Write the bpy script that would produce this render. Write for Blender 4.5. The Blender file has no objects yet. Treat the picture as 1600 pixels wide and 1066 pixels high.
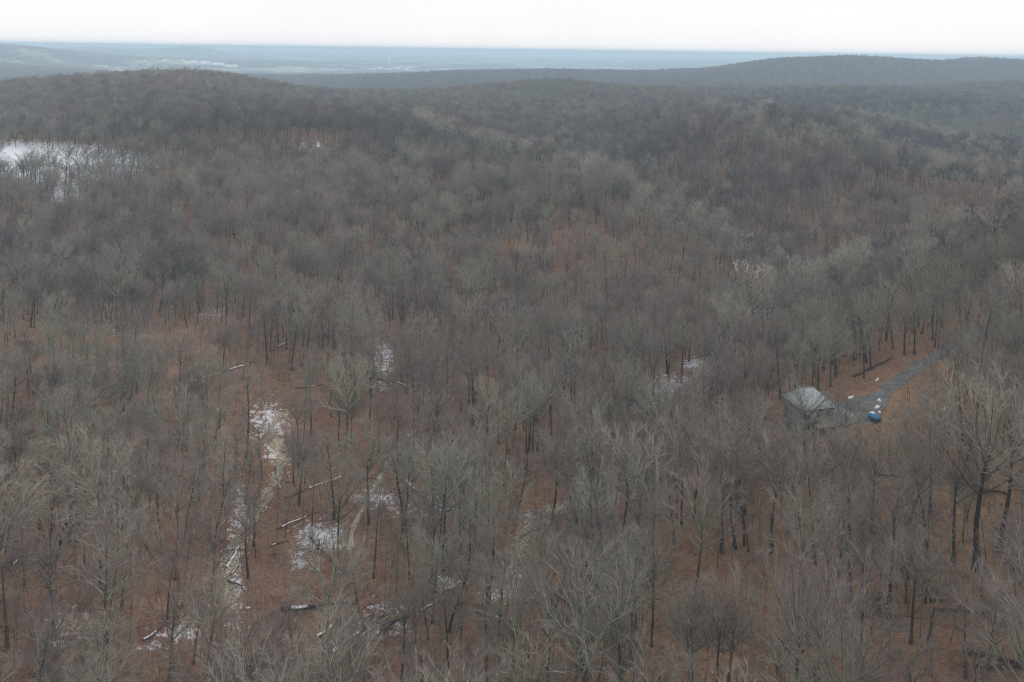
import bpy, math, random
import numpy as np
from mathutils import Matrix, Vector
import mathutils.noise as mn

random.seed(7); rng = np.random.default_rng(7)
SC = bpy.context.scene
COL = SC.collection

# ------------------------------------------------------------------ camera
CAM_Z = 100.0
ROLL = math.radians(0.78); F = 1250.0; PY0 = 78.0      # a level camera with a shifted lens: trunks stay upright
RC = Matrix.Rotation(math.pi/2, 3, 'X') @ Matrix.Rotation(ROLL, 3, 'Z')
RCn = np.array(RC)
cd = bpy.data.cameras.new('camera'); cam = bpy.data.objects.new('camera', cd); COL.objects.link(cam)
cam.matrix_world = Matrix.Translation((0, 0, CAM_Z)) @ RC.to_4x4()
cd.sensor_width = 36.0; cd.lens = 36.0*F/1600.0; cd.shift_y = -(533-PY0)/1600.0
cd.clip_start = 0.5; cd.clip_end = 120000
SC.camera = cam

# ------------------------------------------------------------------ light
SUN_EL, SUN_AZ = 30.0, 105.0          # degrees; azimuth clockwise from +Y (behind the camera's right shoulder)
w = bpy.data.worlds.new("World"); SC.world = w; w.use_nodes = True
nt = w.node_tree; nt.nodes.clear()
wo = nt.nodes.new('ShaderNodeOutputWorld'); bg = nt.nodes.new('ShaderNodeBackground')
sky = nt.nodes.new('ShaderNodeTexSky'); sky.sky_type = 'NISHITA'; sky.sun_disc = False
sky.sun_elevation = math.radians(SUN_EL); sky.sun_rotation = math.radians(SUN_AZ); sky.dust_density = 3.0
mixn = nt.nodes.new('ShaderNodeMix'); mixn.data_type = 'RGBA'; mixn.inputs['Factor'].default_value = 0.93
mixn.inputs['B'].default_value = (10.3, 10.05, 9.98, 1)       # thin even overcast, in the sky's own units
cln = nt.nodes.new('ShaderNodeTexNoise'); cln.inputs['Scale'].default_value = 2.2; cln.inputs['Detail'].default_value = 5
clr = nt.nodes.new('ShaderNodeValToRGB'); clr.color_ramp.elements[0].position = .3; clr.color_ramp.elements[0].color = (8.3, 8.1, 8.2, 1)
clr.color_ramp.elements[1].position = .65; clr.color_ramp.elements[1].color = (8.9, 8.7, 8.65, 1)
tcn = nt.nodes.new('ShaderNodeTexCoord'); nt.links.new(tcn.outputs['Generated'], cln.inputs['Vector'])
nt.links.new(cln.outputs[0], clr.inputs[0]); nt.links.new(clr.outputs[0], mixn.inputs['B'])
nt.links.new(sky.outputs[0], mixn.inputs['A']); nt.links.new(mixn.outputs['Result'], bg.inputs[0])
bg.inputs[1].default_value = 0.1
nt.links.new(bg.outputs[0], wo.inputs[0])
sd = bpy.data.lights.new('sun', 'SUN'); sd.energy = 1.5; sd.angle = math.radians(10); sd.color = (1, .96, .9)
sun = bpy.data.objects.new('sun', sd); COL.objects.link(sun)
az, el = math.radians(SUN_AZ), math.radians(SUN_EL)
sun.rotation_euler = Vector((math.sin(az)*math.cos(el), math.cos(az)*math.cos(el), math.sin(el))).to_track_quat('Z', 'Y').to_euler()
SC.view_settings.view_transform = 'Standard'; SC.view_settings.look = 'None'
SC.view_settings.exposure = 0.34; SC.view_settings.gamma = 1.0; SC.view_settings.use_curve_mapping = False
cy = SC.cycles
cy.max_bounces = 4; cy.diffuse_bounces = 2; cy.glossy_bounces = 1; cy.transmission_bounces = 1
cy.transparent_max_bounces = 4; cy.volume_bounces = 1
cy.use_denoising = True; cy.denoiser = 'OPENIMAGEDENOISE'; cy.denoising_input_passes = 'RGB_ALBEDO_NORMAL'; cy.denoising_prefilter = 'NONE'
cy.filter_width = 1.15

# ------------------------------------------------------------------ picking points of the land
def ray(px, py):
    d = RC @ Vector(((px-800)/F, -(py-PY0)/F, -1)); return d
def at_y(px, py, y):                   # world point on the sight line at forward distance y
    d = ray(px, py); t = y/d.y; return (d.x*t, y, CAM_Z + d.z*t)
def at_z(px, py, z):                   # ... at height z below the camera
    d = ray(px, py); t = z/d.z; return (d.x*t, d.y*t, CAM_Z + z)
def project(x, y, z):
    v = np.stack([x, y, z-CAM_Z], -1) @ RCn
    dep = -v[..., 2]
    dep_ = np.where(np.abs(dep) < 1e-3, 1e-3, dep)
    return 800 + F*v[..., 0]/dep_, PY0 - F*v[..., 1]/dep_, dep

OFF = 14.5
ctrl = []
def stretch(y): return float(np.interp(y, [0,200,235,330,370,430,500,600,850,1000,1400,2500,4000,9e4], [0,300,375,455,500,560,640,760,1050,1200,1650,2800,4000,9e4]))
def G(px, py, z): ctrl.append(at_z(px, py, z*1.27))                   # bare ground seen, known level
def K(px, py, y, off=OFF):
    p = at_y(px, py, stretch(y)); off = off + (4.5 if off == OFF and y > 600 else 0); ctrl.append((p[0], p[1], p[2]-off)) # canopy seen at a known distance
def W(px, y, z):                                                      # unseen ground, level known
    p = at_y(px, 300, stretch(y)); ctrl.append((p[0], p[1], CAM_Z+z*(1.27 if y < 2000 else 1.15)))
# foreground
for a in [(-150,1080,-80),(200,1080,-87),(370,1060,-90),(700,1060,-86),(1000,1060,-82),(1300,1060,-77),(1750,1060,-70),
          (-150,850,-80),(150,850,-84),(380,860,-89),(600,850,-88),(815,850,-90),(1000,850,-86),(1200,850,-81),(1400,850,-76),(1750,850,-69),
          (-150,700,-82),(200,700,-84),(400,700,-88),(650,700,-89),(900,720,-90),(1080,700,-88),(1230,690,-79),(1400,700,-74.5),(1750,700,-66),
          (1060,640,-89),(1220,640,-78),(1290,650,-75.5),(1370,640,-74),(1420,585,-71.5),(1480,545,-68.5),(1550,600,-69),(1750,600,-64),
          (1600,500,-64),(1500,515,-67),(1200,560,-84),(1300,570,-80),(1350,530,-80),(1100,560,-90),(1150,510,-91),(1190,480,-92),
          (600,560,-87),(800,560,-89),(300,560,-85),(0,560,-82),(-150,500,-82)]: G(*a)
for x, y in [(-60,20),(60,20),(0,20),(-30,70),(40,70)]: ctrl.append((x, y, CAM_Z-110+x*.06))
# right near ridge
K(1600,318,260); K(1450,359,255); K(1375,389,245); K(1720,300,280); K(1250,420,265)
for a in [(1250,305,-101),(1400,322,-104),(1600,338,-104),(1750,350,-102),(1150,375,-102),(1060,420,-101),(1000,462,-98),(940,530,-93),(880,600,-86)]: W(*a)
# central spur
for a in [(1190,398,258),(1090,325,310),(980,275,370),(880,238,430),(780,212,500),(690,187,580),(600,167,660),(500,152,760)]: K(*a)
for a in [(800,400,240),(600,400,235),(400,400,228),(150,400,235),(1000,400,245),
          (800,300,325),(600,300,330),(400,300,330),(150,310,320),(600,230,450),(450,235,420),(280,290,340)]: K(*a)
for a in [(60,235,425),(60,282,365),(200,245,400),(-100,240,420),(480,232,445)]: K(*a, 0)
# left saddle and hill
K(60,168,490,20); K(250,165,500,20); K(-100,168,490,20); K(400,162,520,20)
W(50,575,-76); W(200,590,-78); W(340,600,-76); K(100,150,660); K(300,145,680); K(-100,150,660)
for a in [(0,125,850),(100,116,850),(170,113,870),(250,110,880),(340,110,880),(400,122,870),(450,140,850),(-120,128,850)]: K(*a)
for px in (-150,0,200,400): W(px,1350,-105)
# centre skyline
for a in [(550,149,900),(650,149,900),(750,144,960),(800,132,1050),(870,120,1100),(930,127,1100),(1000,142,1050),(1090,144,1000)]: K(*a)
K(700,160,800); K(850,170,780); K(1000,165,800)
for px in (500,700,900): W(px,1500,-108)
# right ridges
for a in [(1100,162,720),(1180,172,640),(1262,191,560),(1337,206,520),(1394,225,480),(1450,243,450),(1506,258,430),(1600,262,420),(1720,270,410)]: K(*a)
for a in [(1000,200,620),(1000,240,520),(1100,250,470),(1200,300,400),(1300,300,375),(1400,292,380),(1500,292,370),(1600,292,365),(1250,240,450)]: K(*a)
for a in [(1200,720,-86),(1262,640,-96),(1337,590,-99),(1450,520,-106),(1600,485,-108),(1720,475,-106)]: W(*a)
for a in [(1184,153,860),(1262,157,800),(1337,165,760),(1412,183,700),(1487,206,640),(1562,234,580),(1620,241,565),(1720,250,560)]: K(*a)
for a in [(1260,930,-84),(1337,880,-96),(1450,790,-103),(1600,690,-108),(1720,660,-108)]: W(*a)
for a in [(1450,165,950),(1600,190,850),(1600,150,1100),(1400,134,1350),(1200,133,1350),(1600,130,1450),(1500,140,1250),(1250,142,1100)]: K(*a)
for px in (1100,1250,1400,1550,1700): W(px,1850,-108)
# blue ridges
for a in [(1000,124,2300),(1075,114,2500),(1150,105,2500),(1202,96,2500),(1270,93,2500),(1337,91,2500),(1394,94,2500),(1469,99,2600),(1517,94,2600),(1600,98,2600),(1720,100,2600)]: K(*a,14)
for a in [(1300,115,2150),(1100,124,2050),(1500,118,2150)]: K(*a,14)
for px in (1100,1300,1500,1700): W(px,3600,-125)
for a in [(640,122,2300),(700,117,2400),(800,115,2400),(900,113,2400),(970,116,2400),(560,132,2200)]: K(*a,14)
for px in (200,400,560,750,950): W(px,3400,-125)
for px in (300,450): W(px,2200,-125)
K(-80,70,5200,0); K(20,73,5200,0); K(60,79,5200,0); K(95,87,5100,0); K(120,101,4900,0); K(20,90,4600,0)
K(300,76.5,9500,0); K(330,81,9500,0); K(270,81,9500,0); W(240,9500,-118); W(360,9500,-118); W(300,7000,-122); K(200,81,9000,0); K(140,79,9000,0)
for px in (-200,0,170,250,400,600,900,1200,1500,1800): W(px,8000,-128)
for px in (150,220,400,480): W(px,11000,-126)
for px in (-300,0,400,800,1200,1600,1900): W(px,16000,-130); W(px,50000,-130)

P = np.array(ctrl)
def warp(x, y):
    r = np.hypot(x, y); th = np.clip(np.arctan2(x, y), -0.95, 0.95)
    return th, np.log(np.maximum(r, 18.0))
cu, cv = warp(P[:, 0], P[:, 1])
def phi(d2): return 0.5*d2*np.log(d2+1e-12)
n = len(P)
A = np.zeros((n+3, n+3)); D2 = (cu[:, None]-cu)**2 + (cv[:, None]-cv)**2
A[:n, :n] = phi(D2) - np.eye(n)*1.5e-5
A[:n, n] = 1; A[:n, n+1] = cu; A[:n, n+2] = cv; A[n:, :n] = A[:n, n:].T
# heights are fitted divided by the range, so far ridges keep the same weight as near ones
cr = np.hypot(P[:, 0], P[:, 1])
SCL = lambda r: np.maximum(r, 60.0)**0.75
sol = np.linalg.solve(A, np.concatenate([(P[:, 2]+10)/SCL(cr), [0, 0, 0]]))

def vnoise(x, y, s, seed):                                            # cheap value noise, vectorised
    x = x/s + seed*17.3; y = y/s - seed*9.1
    xi = np.floor(x).astype(np.int64); yi = np.floor(y).astype(np.int64); fx = x-xi; fy = y-yi
    fx = fx*fx*(3-2*fx); fy = fy*fy*(3-2*fy)
    def h(a, b):
        k = (a*374761393 + b*668265263 + seed*1442695) & 0x7fffffff
        k = ((k ^ (k >> 13))*1274126177) & 0x7fffffff
        return ((k ^ (k >> 16)) & 0xffff)/65535.0
    return (h(xi, yi)*(1-fx)+h(xi+1, yi)*fx)*(1-fy) + (h(xi, yi+1)*(1-fx)+h(xi+1, yi+1)*fx)*fy - .5

def height(x, y):
    x = np.asarray(x, float); y = np.asarray(y, float)
    sh = x.shape; x = x.ravel(); y = y.ravel(); out = np.empty(len(x))
    for i in range(0, len(x), 20000):
        xs, ys = x[i:i+20000], y[i:i+20000]
        u, v = warp(xs, ys)
        d2 = (u[:, None]-cu)**2 + (v[:, None]-cv)**2
        z = phi(d2) @ sol[:n] + sol[n] + sol[n+1]*u + sol[n+2]*v
        r = np.hypot(xs, ys)
        z = z*SCL(r) - 10
        back = np.clip((-ys+10)/200.0, 0, 1)
        z = z*(1-back) - 8*back
        z += vnoise(xs, ys, 23, 1)*1.6 + vnoise(xs, ys, 7, 2)*.45
        fr = np.clip((r-300)/1500, 0, 1)
        z += vnoise(xs, ys, 120, 3)*7*fr
        far = np.clip((r-3500)/6000, 0, 1)
        z += (vnoise(xs, ys, 900, 4)*34 + vnoise(xs, ys, 2600, 5)*44)*far + vnoise(xs, ys, 6000, 6)*70*np.clip((r-14000)/8000, 0, 1)
        out[i:i+20000] = np.clip(z, -90, 94)
    return out.reshape(sh)

# ------------------------------------------------------------------ materials
def mat(name, col=(.2,.2,.2), rough=.9, spec=.2):
    m = bpy.data.materials.new(name); m.use_nodes = True
    b = m.node_tree.nodes['Principled BSDF']
    b.inputs['Base Color'].default_value = (*col, 1); b.inputs['Roughness'].default_value = rough
    b.inputs['Specular IOR Level'].default_value = spec
    return m, m.node_tree, b
def N(nt, t, **kw):
    nd = nt.nodes.new(t)
    for k, v in kw.items(): setattr(nd, k, v)
    return nd
def ramp(nt, stops, fac=None, interp='LINEAR'):
    r = N(nt, 'ShaderNodeValToRGB'); cr_ = r.color_ramp; cr_.interpolation = interp
    while len(cr_.elements) < len(stops): cr_.elements.new(.5)
    for e, (p, c) in zip(cr_.elements, stops):
        e.position = p; e.color = (*c, 1) if len(c) == 3 else c
    if fac is not None: nt.links.new(fac, r.inputs[0])
    return r
def noise(nt, vec, scale, detail=4, rough=.6):
    t = N(nt, 'ShaderNodeTexNoise'); t.inputs['Scale'].default_value = scale; t.inputs['Detail'].default_value = detail
    t.inputs['Roughness'].default_value = rough
    if vec is not None: nt.links.new(vec, t.inputs['Vector'])
    return t
def mixc(nt, f, a, b, mode='MIX'):
    m = N(nt, 'ShaderNodeMix', data_type='RGBA', blend_type=mode)
    for s, v in (('Factor', f), ('A', a), ('B', b)):
        if hasattr(v, 'links'): nt.links.new(v, m.inputs[s])
        elif s == 'Factor': m.inputs[s].default_value = v
        else: m.inputs[s].default_value = (*v, 1)
    return m.outputs['Result']
def mth(nt, op, a, b=None, c=None, clamp=False):
    m = N(nt, 'ShaderNodeMath', operation=op); m.use_clamp = clamp
    for i, v in enumerate((a, b, c)):
        if v is None: continue
        if hasattr(v, 'links'): nt.links.new(v, m.inputs[i])
        else: m.inputs[i].default_value = v
    return m.outputs[0]

# ground: leaf litter, snow, and further off the mixed colour of woodland and fields
gm, t, b = mat('leaf_litter', rough=.95, spec=.1)
geo = N(t, 'ShaderNodeNewGeometry').outputs['Position']
n1 = noise(t, geo, .05, 5); n2 = noise(t, geo, .7, 6, .7); n3 = noise(t, geo, 5.0, 4, .8)
c1 = ramp(t, [(.3, (.14,.079,.054)), (.5, (.22,.13,.092)), (.7, (.32,.205,.145))], n2.outputs[0])
c2 = ramp(t, [(.3, (.15,.09,.066)), (.6, (.215,.125,.082)), (.8, (.33,.22,.13))], n1.outputs[0])
cg = mixc(t, .5, c1.outputs[0], c2.outputs[0])
sp = ramp(t, [(.25, (.45,.45,.45)), (.55, (1,1,1)), (.8, (1.55,1.5,1.45))], n3.outputs[0])
cg = mixc(t, .9, cg, sp.outputs[0], 'MULTIPLY')
n4 = noise(t, geo, .22, 5, .65); n5 = noise(t, geo, 1.6, 3, .75)
cg = mixc(t, ramp(t, [(.50, (0,0,0)), (.66, (.75,)*3)], n4.outputs[0]).outputs[0], cg, (.24,.165,.105))
cg = mixc(t, ramp(t, [(.26, (.8,)*3), (.42, (0,0,0))], n4.outputs[0]).outputs[0], cg, (.065,.042,.034))
cg = mixc(t, .75, cg, ramp(t, [(.3, (.55,.5,.5)), (.5, (1,1,1)), (.7, (1.5,1.45,1.4))], n5.outputs[0]).outputs[0], 'MULTIPLY')
agold = N(t, 'ShaderNodeAttribute', attribute_name='gold')
gold = mth(t, 'MULTIPLY', agold.outputs['Fac'], ramp(t, [(.35, (0,0,0)), (.6, (1,1,1))], n2.outputs[0]).outputs[0])
cg = mixc(t, gold, cg, (.25,.175,.09))
afar = N(t, 'ShaderNodeAttribute', attribute_name='far')
nf = noise(t, geo, .0022, 6, .65); nf2 = noise(t, geo, .02, 4)
cf = ramp(t, [(.34, (.04,.045,.035)), (.50, (.08,.08,.065)), (.55, (.24,.23,.17)), (.60, (.55,.53,.44)), (.66, (.14,.15,.09)), (.72, (.62,.60,.52))], nf.outputs[0])
cf2 = mixc(t, .5, cf.outputs[0], ramp(t, [(.3, (.5,.5,.5)), (.7, (1.3,1.3,1.3))], nf2.outputs[0]).outputs[0], 'MULTIPLY')
cg = mixc(t, afar.outputs['Fac'], cg, cf2)
asn = N(t, 'ShaderNodeAttribute', attribute_name='snow')
nsn = noise(t, geo, .55, 8, .8)
sn = mth(t, 'ADD', asn.outputs['Fac'], mth(t, 'MULTIPLY', mth(t, 'SUBTRACT', nsn.outputs[0], .5), 2.4))
snm = ramp(t, [(.50, (0,0,0)), (.60, (.55,.55,.55)), (.80, (1,1,1))], sn)
cg = mixc(t, snm.outputs[0], cg, (.60,.63,.69))
t.links.new(cg, b.inputs['Base Color'])
bp = N(t, 'ShaderNodeBump'); bp.inputs['Strength'].default_value = .6; bp.inputs['Distance'].default_value = .15
t.links.new(n3.outputs[0], bp.inputs['Height']); t.links.new(bp.outputs[0], b.inputs['Normal'])

def bark_mat(name, stops, vert=None):
    m, t, b = mat(name, rough=.95, spec=.05)
    oi = N(t, 'ShaderNodeObjectInfo')
    r = ramp(t, stops, oi.outputs['Random'])
    pos = N(t, 'ShaderNodeNewGeometry').outputs['Position']
    nn = noise(t, pos, 2.5, 3, .7)
    c = mixc(t, .6, r.outputs[0], ramp(t, [(.3, (.55,.55,.55)), (.7, (1.45,1.45,1.45))], nn.outputs[0]).outputs[0], 'MULTIPLY')
    # drifts of one kind of tree through the wood
    big = noise(t, oi.outputs['Location'], .011, 3)
    tint = ramp(t, [(.36, (1.06,.93,.97)), (.5, (1,1,1)), (.64, (.88,1.0,.92))], big.outputs[0])
    c = mixc(t, .7, c, tint.outputs[0], 'MULTIPLY')
    t.links.new(c, b.inputs['Base Color'])
    return m
M_bark = bark_mat('bark', [(0, (.04,.035,.03)), (.5, (.06,.053,.045)), (1, (.10,.088,.075))])
M_twig = bark_mat('twig', [(0, (.15,.124,.122)), (.25, (.225,.20,.188)), (.5, (.235,.232,.195)), (.7, (.20,.168,.162)), (.85, (.235,.215,.185)), (1, (.29,.285,.23))])
M_limb = bark_mat('lichened_limb', [(0, (.10,.105,.085)), (.5, (.14,.165,.118)), (1, (.225,.245,.175))])
M_twig_palelit = bark_mat('pale_lit_twig', [(0, (.27,.25,.22)), (.5, (.33,.31,.265)), (1, (.40,.37,.31))])  # paler twig copy, paints the light on the crests
M_twig_plumshade = bark_mat('plum_shade_twig', [(0, (.10,.080,.088)), (.5, (.13,.106,.114)), (1, (.18,.15,.155))])  # darker twig copy, paints the shade on slopes and behind crests
M_pale = bark_mat('pale_bark', [(0, (.50,.44,.34)), (1, (.62,.56,.45))])
M_dead = bark_mat('dead_wood', [(0, (.055,.040,.032)), (.5, (.09,.065,.05)), (1, (.15,.115,.09))])
M_deadgrey = bark_mat('weathered_wood', [(0, (.30,.27,.22)), (1, (.42,.39,.33))])
M_brush = bark_mat('brush', [(0, (.07,.06,.045)), (1, (.11,.10,.07))])
M_cedar = bark_mat('cedar_needles', [(0, (.035,.055,.035)), (1, (.055,.075,.045))])

def simple(name, c, rough=.9, nz=None, spec=.2, amp=.35):
    m, t, b = mat(name, c, rough, spec)
    if nz:
        g = N(t, 'ShaderNodeNewGeometry').outputs['Position']; nn = noise(t, g, nz, 5, .7)
        cc = mixc(t, 1.0, c, ramp(t, [(.3, (1-amp,)*3), (.7, (1+amp,)*3)], nn.outputs[0]).outputs[0], 'MULTIPLY')
        t.links.new(cc, b.inputs['Base Color'])
    return m
M_snow = simple('snow', (.78,.80,.84), .8, 2.0, amp=.08)
M_asph = simple('asphalt', (.125,.128,.125), .9, .5, amp=.45)
M_gravel = simple('creek_gravel', (.27,.235,.18), .95, 1.3, amp=.6)
M_roof = simple('grey_shingle', (.27,.30,.31), .85, 1.5, amp=.15)
M_siding = simple('grey_siding', (.20,.195,.20), .8, .6, amp=.12)
M_trim2 = simple('grey_trim', (.30,.30,.31), .7)
M_trim = simple('white_trim', (.65,.65,.63), .6)
M_glass = simple('dark_glass', (.02,.022,.025), .15, spec=.5)
M_blue = simple('blue_paint', (.05,.16,.30), .5)
M_wwall = simple('warehouse_white', (.80,.79,.77), .7)
M_wroof = simple('warehouse_roof', (.88,.87,.85), .7)
M_farbrick = simple('pinkish_wall', (.60,.46,.42), .9)
M_conc = simple('pale_concrete', (.85,.85,.83), .8)
M_gold = simple('gold_shrub', (.30,.24,.08), .9, 2.0)
M_stone = simple('creek_stone', (.42,.38,.31), .9, 2.0, amp=.4)

# ------------------------------------------------------------------ mesh helpers
def mesh_np(name, v, f, mats, mi=None, smooth=False):
    me = bpy.data.meshes.new(name)
    v = np.asarray(v, np.float32)
    me.vertices.add(len(v)); me.vertices.foreach_set('co', v.ravel())
    lens = np.array([len(x) for x in f], np.int32) if not isinstance(f, np.ndarray) else np.full(len(f), f.shape[1], np.int32)
    fl = np.concatenate([np.asarray(x) for x in f]).astype(np.int32) if not isinstance(f, np.ndarray) else f.ravel().astype(np.int32)
    me.loops.add(len(fl)); me.loops.foreach_set('vertex_index', fl)
    me.polygons.add(len(lens)); st = np.concatenate([[0], np.cumsum(lens)[:-1]]).astype(np.int32)
    me.polygons.foreach_set('loop_start', st)
    for m in mats: me.materials.append(m)
    if mi is not None: me.polygons.foreach_set('material_index', np.asarray(mi, np.int32))
    if smooth: me.polygons.foreach_set('use_smooth', np.ones(len(lens), bool))
    me.update(calc_edges=True); me.validate()
    return me
def link(name, data, parent=None, loc=(0,0,0), rot=(0,0,0), scl=(1,1,1), **props):
    o = bpy.data.objects.new(name, data); COL.objects.link(o)
    o.location = loc; o.rotation_euler = rot; o.scale = scl
    if parent is not None: o.parent = parent
    for k, v in props.items(): o[k] = v
    return o
class MB:
    def __init__(s): s.v = []; s.f = []; s.m = []
    def box(s, x0, x1, y0, y1, z0, z1, mi=0, T=None):
        i = len(s.v)
        pts = [(x, y, z) for z in (z0, z1) for y in (y0, y1) for x in (x0, x1)]
        if T: pts = [tuple(T @ Vector(p)) for p in pts]
        s.v += pts
        for q in ((0,2,3,1),(4,5,7,6),(0,1,5,4),(2,6,7,3),(0,4,6,2),(1,3,7,5)): s.f.append([i+k for k in q]); s.m.append(mi)
    def poly(s, pts, faces, mi=0):
        i = len(s.v); s.v += [tuple(p) for p in pts]
        for q in faces: s.f.append([i+k for k in q]); s.m.append(mi)
    def tube(s, pts, rad, sides=5, mi=0, cap=True):
        i0 = len(s.v); m_ = len(pts)
        for k in range(m_):
            p = Vector(pts[k]); d = Vector(pts[min(k+1, m_-1)])-Vector(pts[max(k-1, 0)])
            d.normalize(); a = d.orthogonal().normalized()
            if k: # keep the frame steady
                a = (pa - d*pa.dot(d)).normalized()
            pa = a; bb = d.cross(a)
            for j in range(sides):
                an = 2*math.pi*j/sides; s.v.append(tuple(p + (a*math.cos(an)+bb*math.sin(an))*rad[k]))
        for k in range(m_-1):
            for j in range(sides):
                j2 = (j+1) % sides; q = i0+k*sides
                s.f.append([q+j, q+j2, q+sides+j2, q+sides+j]); s.m.append(mi)
        if cap: s.f.append([i0+(m_-1)*sides+j for j in range(sides)]); s.m.append(mi)
    def build(s, name, mats, smooth=False): return mesh_np(name, s.v, s.f, mats, s.m, smooth)

# ------------------------------------------------------------------ the land sheet
ths = np.radians(np.concatenate([np.arange(-180, -56, 4.0), np.arange(-56, -38, .8), np.arange(-38, 38, .15), np.arange(38, 56, .8), np.arange(56, 180.1, 4.0)]))
rs = [0.0, 8, 20, 34, 44]
while rs[-1] < 60000:
    r_ = rs[-1]; rs.append(r_*(1.05 if r_ < 110 else 1.006 if r_ < 430 else 1.012 if r_ < 1500 else 1.03))
rs = np.array(rs)
TT, RR = np.meshgrid(ths, rs)
GX = RR*np.sin(TT); GY = RR*np.cos(TT); GZ = height(GX, GY)

# visible part: horizon angle reached so far along every bearing
vs_r = np.geomspace(30, 30000, 700); vs_t = np.radians(np.arange(-48, 48.1, .5))
VT, VR = np.meshgrid(vs_t, vs_r, indexing='ij')
VZ = height(VR*np.sin(VT), VR*np.cos(VT)) + np.where(VR > 180, 7, 0)
VE = np.maximum.accumulate((VZ-CAM_Z)/VR, axis=1)
def visible(x, y, ztop, margin=4):
    r = np.hypot(x, y); th = np.arctan2(x, y)
    i = np.clip(np.rint((th-vs_t[0])/np.radians(.5)).astype(int), 0, len(vs_t)-1)
    j = np.clip(np.searchsorted(vs_r, r*.985)-1, 0, len(vs_r)-1)
    return (ztop + margin - CAM_Z)/r >= VE[i, j]

# snow lying in the creek bottoms and the clearing: where (in the photograph), how wide, how much
snow = [(60,255,130,26,1.7),(150,258,90,18,1.1),(100,300,40,22,.8),(215,245,40,14,.7),(215,275,30,14,.5),(20,240,60,20,1.1),(490,228,45,9,.55),(520,260,22,25,.45),(280,240,20,6,.5),
        (1055,615,50,32,.8),(1090,570,40,14,.6),(1000,640,40,16,.45),(1190,488,45,10,.65),(1150,500,25,8,.4),
        (420,660,40,38,.62),(425,700,22,30,.55),(600,560,22,45,.6),(600,600,40,22,.45),(500,490,35,20,.42),(540,300,16,10,.4),
        (500,840,48,30,.72),(470,875,30,30,.5),(365,900,18,110,.62),(375,800,14,70,.55),(590,780,50,22,.55),(640,800,60,18,.48),(690,790,30,14,.55),
        (830,810,30,18,.55),(800,905,30,40,.6),(780,930,50,20,.5),(700,910,35,20,.55),(590,980,60,20,.55),(600,950,50,18,.5),(530,1010,60,20,.42),
        (200,805,40,18,.45),(90,985,30,40,.55),(120,960,60,26,.4),(280,990,60,24,.5),(400,1050,60,18,.45),(240,1010,50,20,.4),(925,785,50,14,.5),(960,700,36,12,.4),
        (330,490,40,16,.4),(180,510,30,18,.35),(250,560,30,14,.35),(350,640,20,12,.4),(760,500,30,10,.3),(500,130,30,6,0),
        (1372,632,7,14,.6),(1235,632,6,9,.6)]
px, py, dep = project(GX, GY, GZ)
SN = np.zeros_like(GX)
for (a, b_, ra, rb, s_) in snow:
    d2 = ((px-a)/ra)**2 + ((py-b_)/rb)**2
    SN = np.maximum(SN, (s_+.08)*np.exp(-d2*.75))
SN[(dep < 1) | (RR > 1500)] = 0
GOLD = np.zeros_like(GX)
for (a, b_, ra, rb, s_) in [(1400,650,50,60,.8),(1240,660,36,36,.8),(1390,600,60,26,.5),(1500,470,120,50,.6),(1380,500,60,60,.35),(1450,820,220,160,.55),(1300,920,360,180,.42),(1560,640,80,160,.6)]:
    GOLD = np.maximum(GOLD, s_*np.exp(-((px-a)/ra)**2-((py-b_)/rb)**2)*(dep > 1)*(RR < 900))
nr, nth = GX.shape
ii = (np.arange(nr-1)[:, None]*nth + np.arange(nth-1)[None, :]).ravel()
quads = np.stack([ii, ii+nth, ii+nth+1, ii+1], 1)
gme = mesh_np('ground', np.stack([GX, GY, GZ], -1).reshape(-1, 3), quads, [gm], smooth=True)
def setattr_f(me, name, arr):
    a = me.attributes.new(name, 'FLOAT', 'POINT'); a.data.foreach_set('value', np.asarray(arr, np.float32).ravel())
setattr_f(gme, 'snow', SN); setattr_f(gme, 'gold', GOLD); setattr_f(gme, 'far', np.clip((RR-3000)/1600, 0, 1))
link('ground', gme, kind='structure')

def hz(x, y): return float(height(np.array([x]), np.array([y]))[0])
def ground_at(px, py):                                                # where a sight line meets the land
    d = ray(px, py); ts = np.geomspace(60, 4000, 700)/math.hypot(d.x, d.y)
    zz = height(d.x*ts, d.y*ts) - (CAM_Z + d.z*ts)
    k = int(np.argmax(zz > 0)) or len(ts)-1
    a = zz[k-1]/(zz[k-1]-zz[k]) if zz[k] != zz[k-1] else 0
    t_ = ts[k-1] + (ts[k]-ts[k-1])*a
    x, y = d.x*t_, d.y*t_
    return Vector((x, y, hz(x, y)))

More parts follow.
